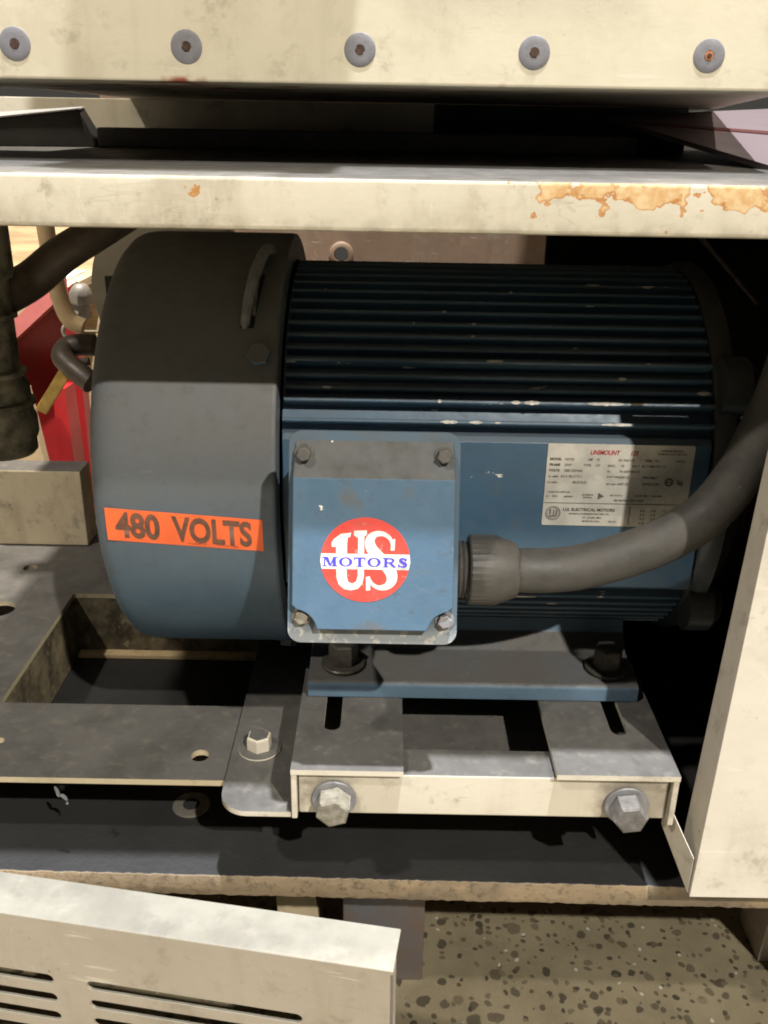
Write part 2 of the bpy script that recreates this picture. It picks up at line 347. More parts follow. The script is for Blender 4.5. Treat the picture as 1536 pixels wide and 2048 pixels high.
def curve_mesh(cu, fn):
    o = bpy.data.objects.new('cut', cu); SC.collection.objects.link(o)
    dg = bpy.context.evaluated_depsgraph_get(); dg.update()
    me = bpy.data.meshes.new_from_object(o.evaluated_get(dg)); bpy.data.objects.remove(o); bpy.data.curves.remove(cu)
    bm = bmesh.new(); bm.from_mesh(me); bpy.data.meshes.remove(me)
    for v in bm.verts: v.co = Vector(fn(v.co.copy()))
    bmesh.ops.remove_doubles(bm, verts=bm.verts[:], dist=1e-6)
    return bm
def text_bm(items, fn):
    # items: (string, x, y, size, xscale, weight, shear); flat print
    out = bmesh.new()
    for (s, x, y, size, sx, wt, sh) in items:
        cu = bpy.data.curves.new('print', 'FONT'); cu.body = s; cu.size = size; cu.offset = wt; cu.shear = sh; cu.resolution_u = 4
        b = curve_mesh(cu, lambda c: (x + c.x * sx, y + c.y, 0))
        me = bpy.data.meshes.new('t'); b.to_mesh(me); b.free(); out.from_mesh(me); bpy.data.meshes.remove(me)
    for v in out.verts: v.co = Vector(fn(v.co.x, v.co.y))
    return out
def flat(polys, fn):
    # filled flat shapes, each a list of loops, each a hair proud of the last
    out = bmesh.new()
    for i, loops in enumerate(polys):
        cu = bpy.data.curves.new('print', 'CURVE'); cu.dimensions = '2D'; cu.fill_mode = 'BOTH'
        for lp in loops:
            s = cu.splines.new('POLY'); s.points.add(len(lp) - 1)
            for q, p in zip(s.points, lp): q.co = (p[0], p[1], 0, 1)
            s.use_cyclic_u = True
        b = curve_mesh(cu, lambda c: fn(c.x, c.y, i * .000005))
        me = bpy.data.meshes.new('t'); b.to_mesh(me); b.free(); out.from_mesh(me); bpy.data.meshes.remove(me)
    return out
def join(*bms):
    out = bmesh.new()
    for b in bms:
        me = bpy.data.meshes.new('t'); b.to_mesh(me); b.free(); out.from_mesh(me); bpy.data.meshes.remove(me)
    return out
def hex_bolt(parent, c, axis, r, h, mat, wr=0., wmat='zinc', wth=.0025, phase=.2, name='bolt'):
    # head standing on the surface at c, its washer a sub-part
    lift = wth if wr else 0.
    b = lathe([(lift - .001, r), (lift + h * .8, r), (lift + h * .93, r * .96), (lift + h, r * .82)], c, axis, 6, phase)
    o = put(name, b, mat, parent, smooth=25)
    if wr: put('washer', lathe([(0, wr * .97), (wth * .3, wr), (wth * .8, wr), (wth, wr * .96), (wth, r * .7)], c, axis, 32, caps=False), wmat, o)
    return o

# ================================================================== THE PLACE
g = put('ground', box((-3, -1.5, -.77), (3, 4, -.72)), 'ground', kind='structure')

# ------------------------------------------------------------------ wooden board under the machine base
def board_bm():
    bm = bmesh.new(); n = 260; x0, x1 = -.62, .41; rows = []
    for i in range(n + 1):
        x = x0 + (x1 - x0) * i / n
        a = .5410 - .010 * i / n + random.uniform(-.0005, .0005); c = random.uniform(-.0005, .0005)
        rows.append([bm.verts.new(p) for p in ((x, 1.2, -.525), (x, a + .0012, -.525), (x, a, -.5262 + c * .5), (x, a - .001 + c, -.537 + c), (x, a + .0015, -.5455 - c), (x, 1.2, -.5465))])
    for A, B in zip(rows, rows[1:]):
        for k in range(6): bm.faces.new((A[k], A[(k + 1) % 6], B[(k + 1) % 6], B[k]))
    bm.faces.new(rows[0][::-1]); bm.faces.new(rows[-1]); return bm
put('wooden_board', board_bm(), 'board', label='thick dark-topped wooden board with rough raw edge under the motor base', cat='board', smooth=50)
put('support_block', box((-.0300, .612, -.72), (.0420, .70, -.5475), .002), 'block', label='dark steel block on the floor propping the board beside the slotted panel', cat='block')
put('support_post', hexa([(-.092, .655, -.72), (-.053, .655, -.72), (-.053, .70, -.72), (-.092, .70, -.72), (-.100, .655, -.5475), (-.066, .655, -.5475), (-.066, .70, -.5475), (-.100, .70, -.5475)], .001), 'frame',
    label='cream painted leg in the dark gap under the board', cat='post')

# ------------------------------------------------------------------ base frame with rectangular opening
bf = thing('base_frame', (-.2, .8, -.525), 'grey-topped steel base frame with a rectangular opening left of the motor', 'frame')
ZB = -.4535
put('top_plate', plate([[(-.60, .557), (.207, .557), (.207, 1.02), (-.60, 1.02)], rrect(-.3195, .652, -.062, .847, .004),
    circle(-.385, .905, .0075), circle(-.139, .586, .0072), circle(-.383, .812, .016), circle(-.30, .60, .004)], .005, lambda u, v, wv: (u, v, ZB - .005 + wv)), 'frame', bf)
put('rear_wall', box((-.3235, .8475, -.5245), (-.055, .8525, ZB - .0052), .0006), 'grimy', bf)
put('side_wall', box((-.3245, .6475, -.5245), (-.3202, .8470, ZB - .0052), .0006), 'grimy', bf)
put('front_web', box((-.60, .6465, -.5245), (.20, .6515, ZB - .0052)), 'grimy', bf)
put('bottom_lip', box((-.3195, .836, -.5245), (-.058, .8472, -.5195), .001), 'lip', bf)
put('side_web', box((.05, .66, -.5245), (.055, 1.0, ZB - .0052)), 'dark_shade', bf)
put('board_washer', lathe([(0, .015), (.0012, .0155), (.002, .014), (.002, .007)], (-.1555, .612, -.5248), (0, 0, 1), 28, caps=False), 'zinc', label='loose flat washer lying on the board under the frame edge', cat='washer')
put('plastic_shred', tube([(-.2415, .5535, -.4585), (-.2395, .5525, -.4625), (-.2385, .5515, -.4660), (-.2360, .5515, -.4655), (-.2330, .5510, -.4685), (-.2325, .5505, -.4720)], lambda t: .0004 + .0011 * abs(math.sin(t * 7)), 6), 'plastic',
    label='crumpled shred of clear plastic hanging at the frame front edge', cat='plastic')
# stop block standing on the frame
put('stop_block', box((-.442, .962, -.453), (-.3385, .997, -.362), .002), 'block_cream', label='cream steel stop block standing on the frame left of the fan cover', cat='block')

# ------------------------------------------------------------------ motor slide base
sb = thing('slide_base', (.07, .7, -.453), 'cream steel motor slide base with two rails and a front bar', 'slide base')
TH = .0042
left = put('rail', plate([[(-.0612, .516), (.0165, .516), (.0165, .93), (-.0612, .93)], slot(-.0355, .568, -.0355, .66, .0062)], TH, lambda u, v, wv: (u, v, -.4100 - TH + wv)), 'slide', sb)
put('rail_leg', box((-.0612, .5165, -.4525), (-.0572, .93, -.4140), .0008), 'slide', left)
right = put('rail', plate([[(.122, .5155), (.207, .5155), (.207, .93), (.122, .93)], slot(.176, .568, .176, .66, .0062)], TH, lambda u, v, wv: (u, v, -.4100 - TH + wv)), 'slide', sb)
put('rail_leg', box((.2028, .516, -.4525), (.207, .93, -.4140), .0008), 'slide', right)
put('front_bar', box((-.0565, .5215, -.4515), (.2022, .5515, -.4172), .0015), 'slide', sb)
for x in (-.0315, .1735):
    hex_bolt(sb, (x, .5213, -.4372 if x < 0 else -.4385), (0, -1, 0), .0123, .0150, 'painted_bolt' if x < 0 else 'old_zinc', .0155, 'dull_zinc', .003, .3 if x < 0 else .15)
tab = put('mounting_tab', plate([circle(-.0935, .5395, .0205, 8, math.pi, 1.5 * math.pi) + [(-.0618, .519), (-.0618, .84), (-.114, .84)]], .0042, lambda u, v, wv: (u, v, -.4532 + wv)), 'slide', sb)
hex_bolt(sb, (-.0934, .590, -.4489), (0, 0, 1), .0098, .011, 'slide', .0165, 'slide', .002, .45)
hex_bolt(sb, (-.0945, .765, -.4489), (0, 0, 1), .006, .006, 'dark_bolt', .0, phase=.45)

# ================================================================== MOTOR
AY, AZ = .757, -.2525
mo = thing('electric_motor', (.02, AY, -.4098), 'blue finned industrial electric motor with dusty fan cover and data plate', 'electric motor')
X0, X1 = -.073, .232
def ring(a, r, x): return (x, AY - r * math.cos(R(a)), AZ + r * math.sin(R(a)))
body = put('frame', lathe([(0, .1415), (X1 - X0, .1415)], (X0, AY, AZ), (1, 0, 0), 96), 'blue_fin', mo)
PY = .6135
put('side_pad', prism([(PY, -.3150), (PY, -.2040), (PY + .004, -.2005), (.66, -.2005), (.66, -.3185), (PY + .004, -.3185)], 'x', X0 + .001, X1 - .004, .0006), 'blue_fin', mo)
fin_angles = [23.8, 29.2, 32.9, 36.6, 40.4, 44.7, 49, 53.3, 57.8, 62.3, 67, 71.8, 76.8, 82, 87.5, 93, 99, 105, 112, 120, 130, -33, -37.2, -41.5, -46, -51, -57, -64, -71]
def fin_bm(a, r1):
    t0, t1 = .0024, .0015
    ca, sa = math.cos(R(a)), math.sin(R(a)); n = Vector((0, -ca, sa)); t = Vector((0, sa, ca))
    pr = [n * .136 - t * t0, n * (r1 - .001) - t * t1, n * r1 - t * (t1 * .45), n * r1 + t * (t1 * .45), n * (r1 - .001) + t * t1, n * .136 + t * t0]
    return prism([(AY + p.y, AZ + p.z) for p in pr], 'x', X0 + .002, X1 - .003)
for a in fin_angles:
    thick = a in (29.2, 40.4, 23.8)
    put('fin', fin_bm(a, .1535 if thick else .1495), 'blue_fin', body, smooth=0)
# patches where the paint has flaked off the fin edges
def chip_bm(x0, x1, a, r, h):
    n = max(4, int((x1 - x0) / .0016)); bm = bmesh.new(); A = []; B = []
    for i in range(n + 1):
        x = x0 + (x1 - x0) * i / n; e = .25 + .75 * math.sin(math.pi * min(1, max(0, i / n))) ** .5 * random.uniform(.5, 1.)
        A.append(bm.verts.new(ring(a - h * e, r, x))); B.append(bm.verts.new(ring(a + h * e, r, x)))
    for i in range(n): bm.faces.new((A[i], A[i + 1], B[i + 1], B[i]))
    return bm
for x0, x1, a, big, h in ((.140, .1655, 29.2, 1, .52), (.168, .182, 29.2, 1, .35), (.038, .050, 23.8, 1, .5), (.058, .067, 23.8, 1, .45), (.076, .080, 23.8, 1, .4), (.150, .171, 23.8, 1, .4), (.087, .0935, 29.2, 1, .6), (.096, .107, 29.2, 1, .7), (.036, .039, 29.2, 1, .5),
    (.070, .082, 40.4, 1, .5), (.163, .169, 36.6, 0, .5), (-.045, -.038, 32.9, 0, .5), (.218, .227, 32.9, 0, .6), (.060, .063, 49, 0, .5), (.061, .064, 53.3, 0, .5), (.018, .020, 53.3, 0, .5), (.040, .043, 57.8, 0, .5), (.090, .093, 67, 0, .6), (.149, .160, 71.8, 0, .6), (.10, .118, -33, 0, .5), (.128, .136, -37.2, 0, .5)):
    put('paint_chip', chip_bm(x0, x1, a, (.1535 if big else .1495) + .00025, h), 'chip', body, smooth=0)
# drive end bell
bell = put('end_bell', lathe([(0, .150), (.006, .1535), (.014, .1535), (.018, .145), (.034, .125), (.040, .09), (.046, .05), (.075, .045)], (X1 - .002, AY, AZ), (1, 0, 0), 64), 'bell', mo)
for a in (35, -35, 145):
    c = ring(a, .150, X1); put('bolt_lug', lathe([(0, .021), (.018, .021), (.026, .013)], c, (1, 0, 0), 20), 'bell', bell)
# fan cover
RC = .1705
fc = put('fan_cover', lathe([(0, .06), (0, .132), (.0008, .145), (.003, .155), (.0065, .1625), (.011, .1672), (.016, .1693), (.022, RC - .0003), (.030, RC), (.130, RC), (.1325, RC - .0004), (.1335, RC - .002), (.1335, .150)], (-.2075, AY, AZ), (1, 0, 0), 128, caps=False), 'blue', mo, smooth=60)
put('fan_guard', lathe([(0, .133), (.001, .133)], (-.2070, AY, AZ), (1, 0, 0), 48), 'dark_shade', fc)
def on_cover(x, a, lift=0.): return ring(a, RC + lift, x)
def cover_bolt(x, a, mat='dark_bolt', r=.0085):
    c = Vector(on_cover(x, a)); n = (c - Vector((x, AY, AZ))).normalized()
    hex_bolt(fc, c - n * .0006, n, r, .004, mat, r * 1.25, mat, .0012)
cover_bolt(-.087, 38.0, 'blue', .0085); cover_bolt(-.0785, -62, 'blue', .007); cover_bolt(-.087, 142, 'blue')
# lifting lug reaching through a slot in the cover
def lug():
    P = [(-.0985, 45.5, -.002), (-.0972, 48, .0045), (-.0950, 53, .0095), (-.0920, 59, .0125), (-.0890, 65, .0120), (-.0868, 70, .007), (-.0855, 73, -.002)]
    return tube([ring(a, RC + l, x) for x, a, l in P], lambda t: .0030 + .0012 * math.sin(t * math.pi), 10, 5)
lg = put('lifting_eye', lug(), 'eye', mo)
put('eye_plate', prism([(ring(a, RC + l, 0)[1], ring(a, RC + l, 0)[2]) for a, l in ((48, .0), (54, .006), (59, .008), (65, .008), (70, .003), (72, .0), (60, -.004))], 'x', -.0935, -.0915), 'eye', lg)
def cover_slot(x0, x1, a0, a1):
    bm = bmesh.new(); n = 12; A = []; B = []
    for i in range(n + 1):
        a = a0 + (a1 - a0) * i / n; A.append(bm.verts.new(on_cover(x0 + .004 * i / n, a, .0004))); B.append(bm.verts.new(on_cover(x1 + .004 * i / n, a, .0004)))
    for i in range(n): bm.faces.new((A[i], A[i + 1], B[i + 1], B[i]))
    return bm
put('eye_slot', cover_slot(-.1015, -.092, 45, 62), 'black', fc)
# orange voltage sticker, wrapped on the cover
ang = lambda X, v: (v / RC) * 180 / math.pi
def stick_map(lift):
    def fn(u, v, wv=0.):     # u 0..1.09 along, v -.5..0 height (metres), slight skew as stuck on
        return on_cover(-.1925 + u, 1.9 - u * 74 / 1.0 * .335 * .9 + ang(0, v), lift + wv)
    return fn
def sticker_bm():
    bm = bmesh.new(); nu, nv = 12, 8; L, W = .1085, .0248; fn = stick_map(.00025); V = [[bm.verts.new(fn(L * i / nu, -W * j / nv)) for j in range(nv + 1)] for i in range(nu + 1)]
    for i in range(nu):
        for j in range(nv): bm.faces.new((V[i][j], V[i + 1][j], V[i + 1][j + 1], V[i][j + 1]))
    return bm
st = put('warning_sticker', sticker_bm(), 'orange', mo, label='orange sticker reading 480 VOLTS')
put('lettering', text_bm([('480', .0068, -.0208, .0258, .78, .0009, 0), ('VOLTS', .0465, -.0208, .0258, .705, .0009, 0)], stick_map(.00055)), 'ink', st, smooth=0)
put('small_print', text_bm([('W.H. BRADY CO.', .056, -.0232, .0017, 1.0, 0, 0), ('STOCK NO. 37048A', .076, -.0232, .0017, 1.0, 0, 0)], stick_map(.0005)), 'ink', st, smooth=0)

# foot
ft = put('foot', prism([(.6035, -.4097), (.6035, -.3985), (.6055, -.3958), (.650, -.3935), (.664, -.383), (.668, -.372), (.71, -.362), (.71, -.340), (.80, -.340), (.80, -.362), (.845, -.372), (.850, -.383), (.864, -.3935), (.9085, -.3958), (.9105, -.3985), (.9105, -.4097), (.84, -.4097), (.82, -.395), (.69, -.395), (.67, -.4097)], 'x', -.0565, .1985, .0012), 'blue_foot', mo)
for x in (-.030, .178):
    hex_bolt(mo, (x, .6275, -.3949), (0, 0, 1), .0115, .017, 'dark_bolt', .0175, 'dark_bolt', .003, .1)

# ------------------------------------------------------------------ conduit box on the motor side, lid tilted outward at the foot
cb = put('terminal_box', hexa([(-.0545, .533, -.296), (.0430, .533, -.296), (.0430, .6133, -.305), (-.0545, .6133, -.305),
    (-.0545, .548, -.188), (.0430, .548, -.188), (.0430, .6133, -.206), (-.0545, .6133, -.206)], .004), 'blue_foot', mo)
TILT = R(12.6); LC = Vector((-.0063, .5225, -.2398)); LU = Vector((1, 0, 0)); LV = Vector((0, math.sin(TILT), math.cos(TILT))); LN = Vector((0, -math.cos(TILT), math.sin(TILT)))
def lid_map(lift=0.): return lambda u, v, wv=0.: LC + LU * (u * (1.0 - v * .18)) + LV * v + LN * (lift + wv)
HW, HH = .0534, .0679
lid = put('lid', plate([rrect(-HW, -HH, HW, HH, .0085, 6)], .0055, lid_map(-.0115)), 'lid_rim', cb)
# raised pan: steep sides, long dusty slope at the top, round pockets cut for the lower screws
def pan_bm():
    W = HW - .0025; b = -HH + .0095; pr = .0135
    low = [(-W, b + .0175)] + circle(-W + .001, b - .0005, pr + .0015, 7, R(82), R(8)) + circle(W - .001, b - .0005, pr + .0015, 7, R(172), R(98)) + [(W, b + .0175)]
    crease, topv = .0395, HH - .0055
    hN = .0080
    def h(v): return hN if v <= crease else hN * max(0., (topv - v) / (topv - crease))
    bm = bmesh.new(); m = lid_map(-.0062)
    outer = low + [(W, crease), (W - .0015, topv), (-W + .0015, topv), (-W, crease)]
    topl = []; base = []
    for u, v in outer:
        k = 1.0
        topl.append(bm.verts.new(m(u * .985, v, h(v) + .0003))); base.append(bm.verts.new(m(u, v, -.0005)))
    n = len(outer); bottom_top = topl[:len(low)]
    # front face below the crease (sorted in columns), then the slope
    L = topl[len(low) + 3]; Rr = topl[len(low)]
    bm.faces.new(bottom_top + [Rr, L]); bm.faces.new([L, Rr, topl[len(low) + 1], topl[len(low) + 2]])
    for i in range(n): bm.faces.new((base[i], base[(i + 1) % n], topl[(i + 1) % n], topl[i]))
    bm.faces.new(base[::-1])
    bmesh.ops.recalc_face_normals(bm, faces=bm.faces[:])
    ed = [e for e in bm.edges if all(v in set(topl) for v in e.verts)]
    bmesh.ops.bevel(bm, geom=ed, offset=.0011, segments=3, profile=.5, affect='EDGES', clamp_overlap=True)
    return bm
put('lid_pan', pan_bm(), 'blue_lid', cb, smooth=35)
for (u, v, mt) in ((-.0436, .0542, 'dusty'), (.0431, .0542, 'dusty'), (-.0446, -.0505, 'painted_bolt'), (.0456, -.0515, 'dull_zinc')):
    hex_bolt(cb, lid_map(-.006 if v < 0 else -.0030)(u, v), LN if v < 0 else LN, .0047, .006 if v > 0 else .0045, mt, .0062, mt, .001, .25, 'screw')
put('white_tag', box((-.0645, .6120, -.2300), (-.0535, .6131, -.2010)), 'white_print', mo)

# round red maker's sticker: ellipse, white U and S, band with blue word
SL = .00042
smap = lambda lift: (lambda u, v, wv=0.: lid_map(lift + SL + .0019)(-.0048 + u, -.0112 + v, wv))
rx, ry = .0277, .0269
k_ = rx * 2 / 585.0
def pc(x, y): return ((x - 632) * k_, (937 - y) * k_)
badge = put('maker_sticker', flat([[circle(0, 0, rx, 48, ry=ry)]], smap(0.)), 'red_print', mo, label='round red and white maker sticker on the terminal box lid', smooth=0)
U_out = [(410, 825), (425, 800), (470, 765), (538, 755), (532, 782), (515, 790), (512, 830), (512, 1050), (522, 1085), (550, 1098), (575, 1080), (584, 1045), (584, 790), (556, 772), (556, 742), (640, 738), (640, 768), (624, 780),
         (624, 1050), (614, 1100), (585, 1132), (540, 1144), (495, 1135), (460, 1105), (446, 1060), (440, 960), (440, 852), (412, 852)]
def ribbon(cl, ws):
    P = [Vector((x, y)) for x, y in cl]; n = 6; sp = [Vector((p.x, p.y)) for p in spline([(x, y, 0) for x, y in cl], n)]
    A = []; B = []
    for i, p in enumerate(sp):
        t = (sp[min(i + 1, len(sp) - 1)] - sp[max(i - 1, 0)]).normalized(); nn = Vector((-t.y, t.x))
        s = i / n; j = min(int(s), len(ws) - 2); wv = ws[j] + (ws[j + 1] - ws[j]) * min(s - j, 1)
        A.append(tuple(p + nn * wv / 2)); B.append(tuple(p - nn * wv / 2))
    return A + B[::-1]
S_l = ribbon([(812, 852), (795, 795), (752, 762), (700, 762), (664, 795), (668, 850), (712, 910), (765, 965), (802, 1020), (806, 1072), (776, 1112), (724, 1122), (680, 1098), (652, 1050)], [16, 22, 30, 40, 58, 70, 80, 82, 76, 66, 46, 30, 22, 16])
S_1 = [(797, 870), (800, 800), (826, 792), (822, 870)]; S_2 = [(638, 1050), (664, 1046), (668, 1140), (640, 1144)]
def quads(cl, ws):
    lp = ribbon(cl, ws); m = len(lp) // 2; A, B = lp[:m], lp[m:][::-1]
    return [[toP([A[i], A[i + 1], B[i + 1], B[i]])] for i in range(m - 1)]
toP = lambda pts: [pc(*p) for p in pts]
put('letters', flat([[toP(U_out)], [toP(S_l)], [toP(S_1)], [toP(S_2)]], smap(.00010)), 'white_print', badge, smooth=0)
def band():
    y0, y1 = pc(0, 1000)[1], pc(0, 896)[1]
    xs = lambda y: rx * math.sqrt(max(0, 1 - (y / ry) ** 2))
    return [[(-xs(y0) * 1.0, y0), (xs(y0), y0), (rx * 1.01, (y0 + y1) / 2), (xs(y1), y1), (-xs(y1), y1), (-rx * 1.01, (y0 + y1) / 2)]]
put('band', flat([band()], smap(.00022)), 'white_print', badge, smooth=0)
def serif(x, y, wd, hh=5.5): return [toP([(x - wd / 2, y - hh / 2), (x + wd / 2, y - hh / 2), (x + wd / 2, y + hh / 2), (x - wd / 2, y + hh / 2)])]
yt, yb = 921, 979
def word():
    it = []
    tri = lambda *p: [toP(list(p))]
    bar = lambda x0, y0, x1, y1: tri((x0, y0), (x1, y0), (x1, y1), (x0, y1))
    ell = lambda cx: [[pc(cx + 44 * math.cos(t * .2617994), 950 + 31 * math.sin(t * .2617994)) for t in range(24)], [pc(cx + 24 * math.cos(t * .2617994), 950 + 25 * math.sin(t * .2617994)) for t in range(24)]]
    # M
    it += [bar(362, yt, 371, yb), tri((364, yt), (390, yt), (409, yb), (397, yb)), tri((434, yt), (422, yt), (398, yb), (408, yb)), bar(420, yt, 441, yb), serif(366, yt, 34), serif(366, yb, 30), serif(436, yt, 30), serif(430, yb, 38)]
    it += [ell(504)]
    it += [bar(586, yt, 606, yb), bar(560, yt - 2, 632, yt + 6), bar(558, yt, 565, yt + 18), bar(627, yt, 634, yt + 18), serif(596, yb, 40)]
    it += [ell(690)]
    # R
    it += [bar(757, yt, 776, yb), serif(762, yt, 36), serif(766, yb, 38), *quads([(772, yt + 3), (804, yt + 4), (815, 936), (804, 949), (772, 951)], [7, 9, 18, 9, 7]), tri((784, 950), (802, 948), (832, yb), (812, yb)), serif(826, yb, 20)]
    it += [*quads([(899, 938), (891, 926), (872, 922), (860, 933), (876, 947), (894, 956), (898, 968), (880, 977), (860, 973), (852, 960)], [6, 9, 11, 16, 18, 18, 16, 11, 9, 6]), bar(897, 918, 903, 938), bar(847, 960, 853, 981)]
    return it
put('word', flat(word(), smap(.00034)), 'blue_print', badge, smooth=0)

# data plate riveted to the pad
PX0, PX1, PZ0, PZ1 = .1137, .2165, -.2655, -.2036
pm = lambda lift: (lambda u, v, wv=0.: (PX0 + u, PY - lift - wv, PZ1 - .0003 * (u / .1) + v))
PWd, PHt = PX1 - PX0, PZ1 - PZ0
dp = put('data_plate', plate([rrect(0, -PHt, PWd, 0, .0012, 3)], .0006, lambda u, v, wv: pm(0)(u, v, wv)), 'plate', mo, label='worn silver data plate with printed ratings', smooth=0)
mm = .001
L = lambda s, x, y, sz, wt=.00004, sx=1., sh=0: (s, x * mm, -y * mm, sz * mm, sx, wt, sh)
rows = [L('MODEL', 2, 12.2, 2.5, .00012), L('H5725', 12.5, 12.2, 2.4), L('HP', 29, 12.2, 2.4, .0001), L('15', 34.5, 12.2, 2.4), L('PH 3/60 HZ', 50, 12.2, 2.3), L('RPM 1765', 69, 12.2, 2.3), L('DES B', 91, 12.2, 2.2),
        L('FRAME', 2, 16.4, 2.5, .00012), L('254T', 12.5, 16.4, 2.5), L('TYPE', 26, 16.4, 2.4), L('UT', 34.5, 16.4, 2.4), L('ENCL', 43, 16.4, 2.2), L('TE', 52, 16.4, 2.3), L('INS. F  40 C AMB. SF 1.15', 60, 16.4, 2.2),
        L('VOLTS', 2, 20.6, 2.5, .00012), L('208-230/460', 12.5, 20.6, 2.6), L('ID.', 43, 20.6, 2.2), L('R1682904172', 52, 20.6, 2.5),
        L('FL. AMPS', 2, 25, 1.8), L('43.5-38.2/19.1', 10.5, 25, 2.7), L('SHAFT END', 43, 24.4, 1.6), L('6309-2Z', 51, 25, 2.4), L('NEMA EFF', 68, 24.6, 1.7), L('88.5', 75, 25, 2.3),
        L('S.F. AMPS', 1.5, 29.4, 1.7), L('48.0/24.0', 19, 29.4, 2.7), L('OPP. END', 43, 30, 1.6), L('6207-2Z', 51, 30, 2.4), L('OUTDOOR', 68.5, 29.8, 2.3),
        L('USABLE 208V NETWORK', 2.5, 36.6, 1.45), L('AT', 1.5, 40, 1.6), L('N/A', 6, 40, 2.1), L('AMPERES', 14, 40, 1.6), L('ALTERNATE', 27, 38.4, 1.5), L('RATINGS', 28, 40.4, 1.5),
        L('HP 15 AT 6', 47, 38.6, 1.8), L('50 HZ  380 V  1450 RPM', 65, 38.6, 1.8), L('SEE INSTRUCTION SHEET', 50, 42.4, 1.9),
        L('PREMIUM EFFICIENT', 79, 4.6, 1.8), L('INVERTER DUTY MOTOR', 77, 7, 1.8),
        L('U.S. ELECTRICAL MOTORS', 14.5, 50.4, 3.1, .00012, 1.02), L('DIVISION OF EMERSON ELECTRIC CO.', 19, 53.2, 1.7), L('ST. LOUIS, MO.', 29, 56.2, 2.1), L('MADE IN U.S.A.', 29, 58.9, 1.9), L('P/N 761', 48, 58.9, 1.7)]
for i in range(4):
    for j in range(3): rows.append(L(('6', 'o', '+')[j] + ' ' + '642'[(i + j) % 3], 70 + j * 7.5, 50.2 + i * 3.2, 2.6, .00008))
put('printed_text', text_bm(rows, lambda u, v: pm(.0008)(u, v)), 'plate_ink', dp, smooth=0)
put('red_title', text_bm([L('UNIMOUNT', 29.5, 7.5, 4.6, .00016, .82, .28), L('125', 57.5, 7.5, 4.6, .00012, .82, .28)], lambda u, v: pm(.0008)(u, v)), 'plate_red', dp, smooth=0)
def rct(x0, y0, x1, y1): return [[(x0 * mm, -y0 * mm), (x1 * mm, -y0 * mm), (x1 * mm, -y1 * mm), (x0 * mm, -y1 * mm)]]
tri = [[(38.5 * mm, -36.2 * mm), (43 * mm, -38.8 * mm), (38.5 * mm, -41.4 * mm)]]
circ = lambda cx, cy, r, r2: [[(cx * mm + p[0] * r * mm, -cy * mm + p[1] * r * mm) for p in circle(0, 0, 1, 24)], [(cx * mm + p[0] * r2 * mm, -cy * mm + p[1] * r2 * mm) for p in circle(0, 0, 1, 24)]]
put('printed_lines', flat([rct(.2, 44.2, 102.4, 44.7), rct(62, 46, 62.6, 60.5), tri, circ(7.5, 52.5, 5.4, 4.8), circ(7.5, 52.5, 4.1, 3.8), rct(5, 49.5, 6, 53.5), rct(7.6, 49.8, 8.4, 55), rct(9.4, 50.2, 10.4, 54.5), rct(5, 54.2, 9.6, 55.2), circ(87.5, 27.2, 3.2, 1.7), rct(86, 26.7, 90.6, 27.6), rct(93, 25, 94, 28.6), rct(94.6, 25.8, 95.6, 29.4), rct(96.2, 26.2, 97.2, 29.8), rct(93.4, 28, 96.8, 29)], lambda u, v, wv: pm(.0008)(u, v, wv)), 'plate_ink', dp, smooth=0)

# ------------------------------------------------------------------ power cable and gland
ca = thing('power_cable', (.07, .565, -.31), 'thick black power cable curving right from the terminal box to the post', 'cable')
CA = (0.0, .5665, -.2795)
put('threaded_neck', lathe([(q * .0016, .0200 if q % 2 else .0186) for q in range(11)], (.0432, CA[1], CA[2]), (1, 0, 0), 32), 'rubber', ca)
def nut():
    seg = 72; bm = bmesh.new(); prof = [(.0578, .0232), (.0590, .0240), (.076, .0240), (.0895, .0190), (.0910, .0180)]; rings = []
    for x, r in prof:
        rr = []
        for i in range(seg):
            t = 2 * math.pi * i / seg; q = r - (.0005 if i % 2 else 0) * (1 if x < .08 else .4)
            rr.append(bm.verts.new((x, CA[1] - q * math.cos(t), CA[2] + q * math.sin(t))))
        rings.append(rr)
    for A, B in zip(rings, rings[1:]):
        for i in range(seg): bm.faces.new((A[i], A[(i + 1) % seg], B[(i + 1) % seg], B[i]))
    bm.faces.new(rings[0][::-1]); bm.faces.new(rings[-1]); return bm
put('gland_nut', nut(), 'rubber', ca, smooth=25)
put('sheath', tube([(.088, .5665, -.2795), (.115, .568, -.2797), (.1415, .570, -.2762), (.1806, .570, -.2615), (.2085, .570, -.2433), (.2222, .571, -.2285), (.2330, .572, -.2095), (.2425, .573, -.1850), (.2530, .575, -.148), (.268, .580, -.06)], lambda t: .0152 + .0004 * math.sin(t * 3.1), 24, 10), 'conduit', ca)
for q in ((.2285, .5575, -.2125), (.2262, .5572, -.2190)): put('paint_fleck', lathe([(0, .0012), (.0008, .0008)], q, (-.5, -1, 0), 7), 'white_print', ca)

# ================================================================== MACHINE CABINET
# shelf over the motor
put('machine_shelf', prism([(-.425, .50), (1.6, .50), (1.6, 3.2), (.30, 3.2), (.245, 1.16), (-.425, 1.16)], 'z', -.0527, -.0257, .0028), 'shelf', label='cream steel shelf with rust stained front lip above the motor', cat='shelf')
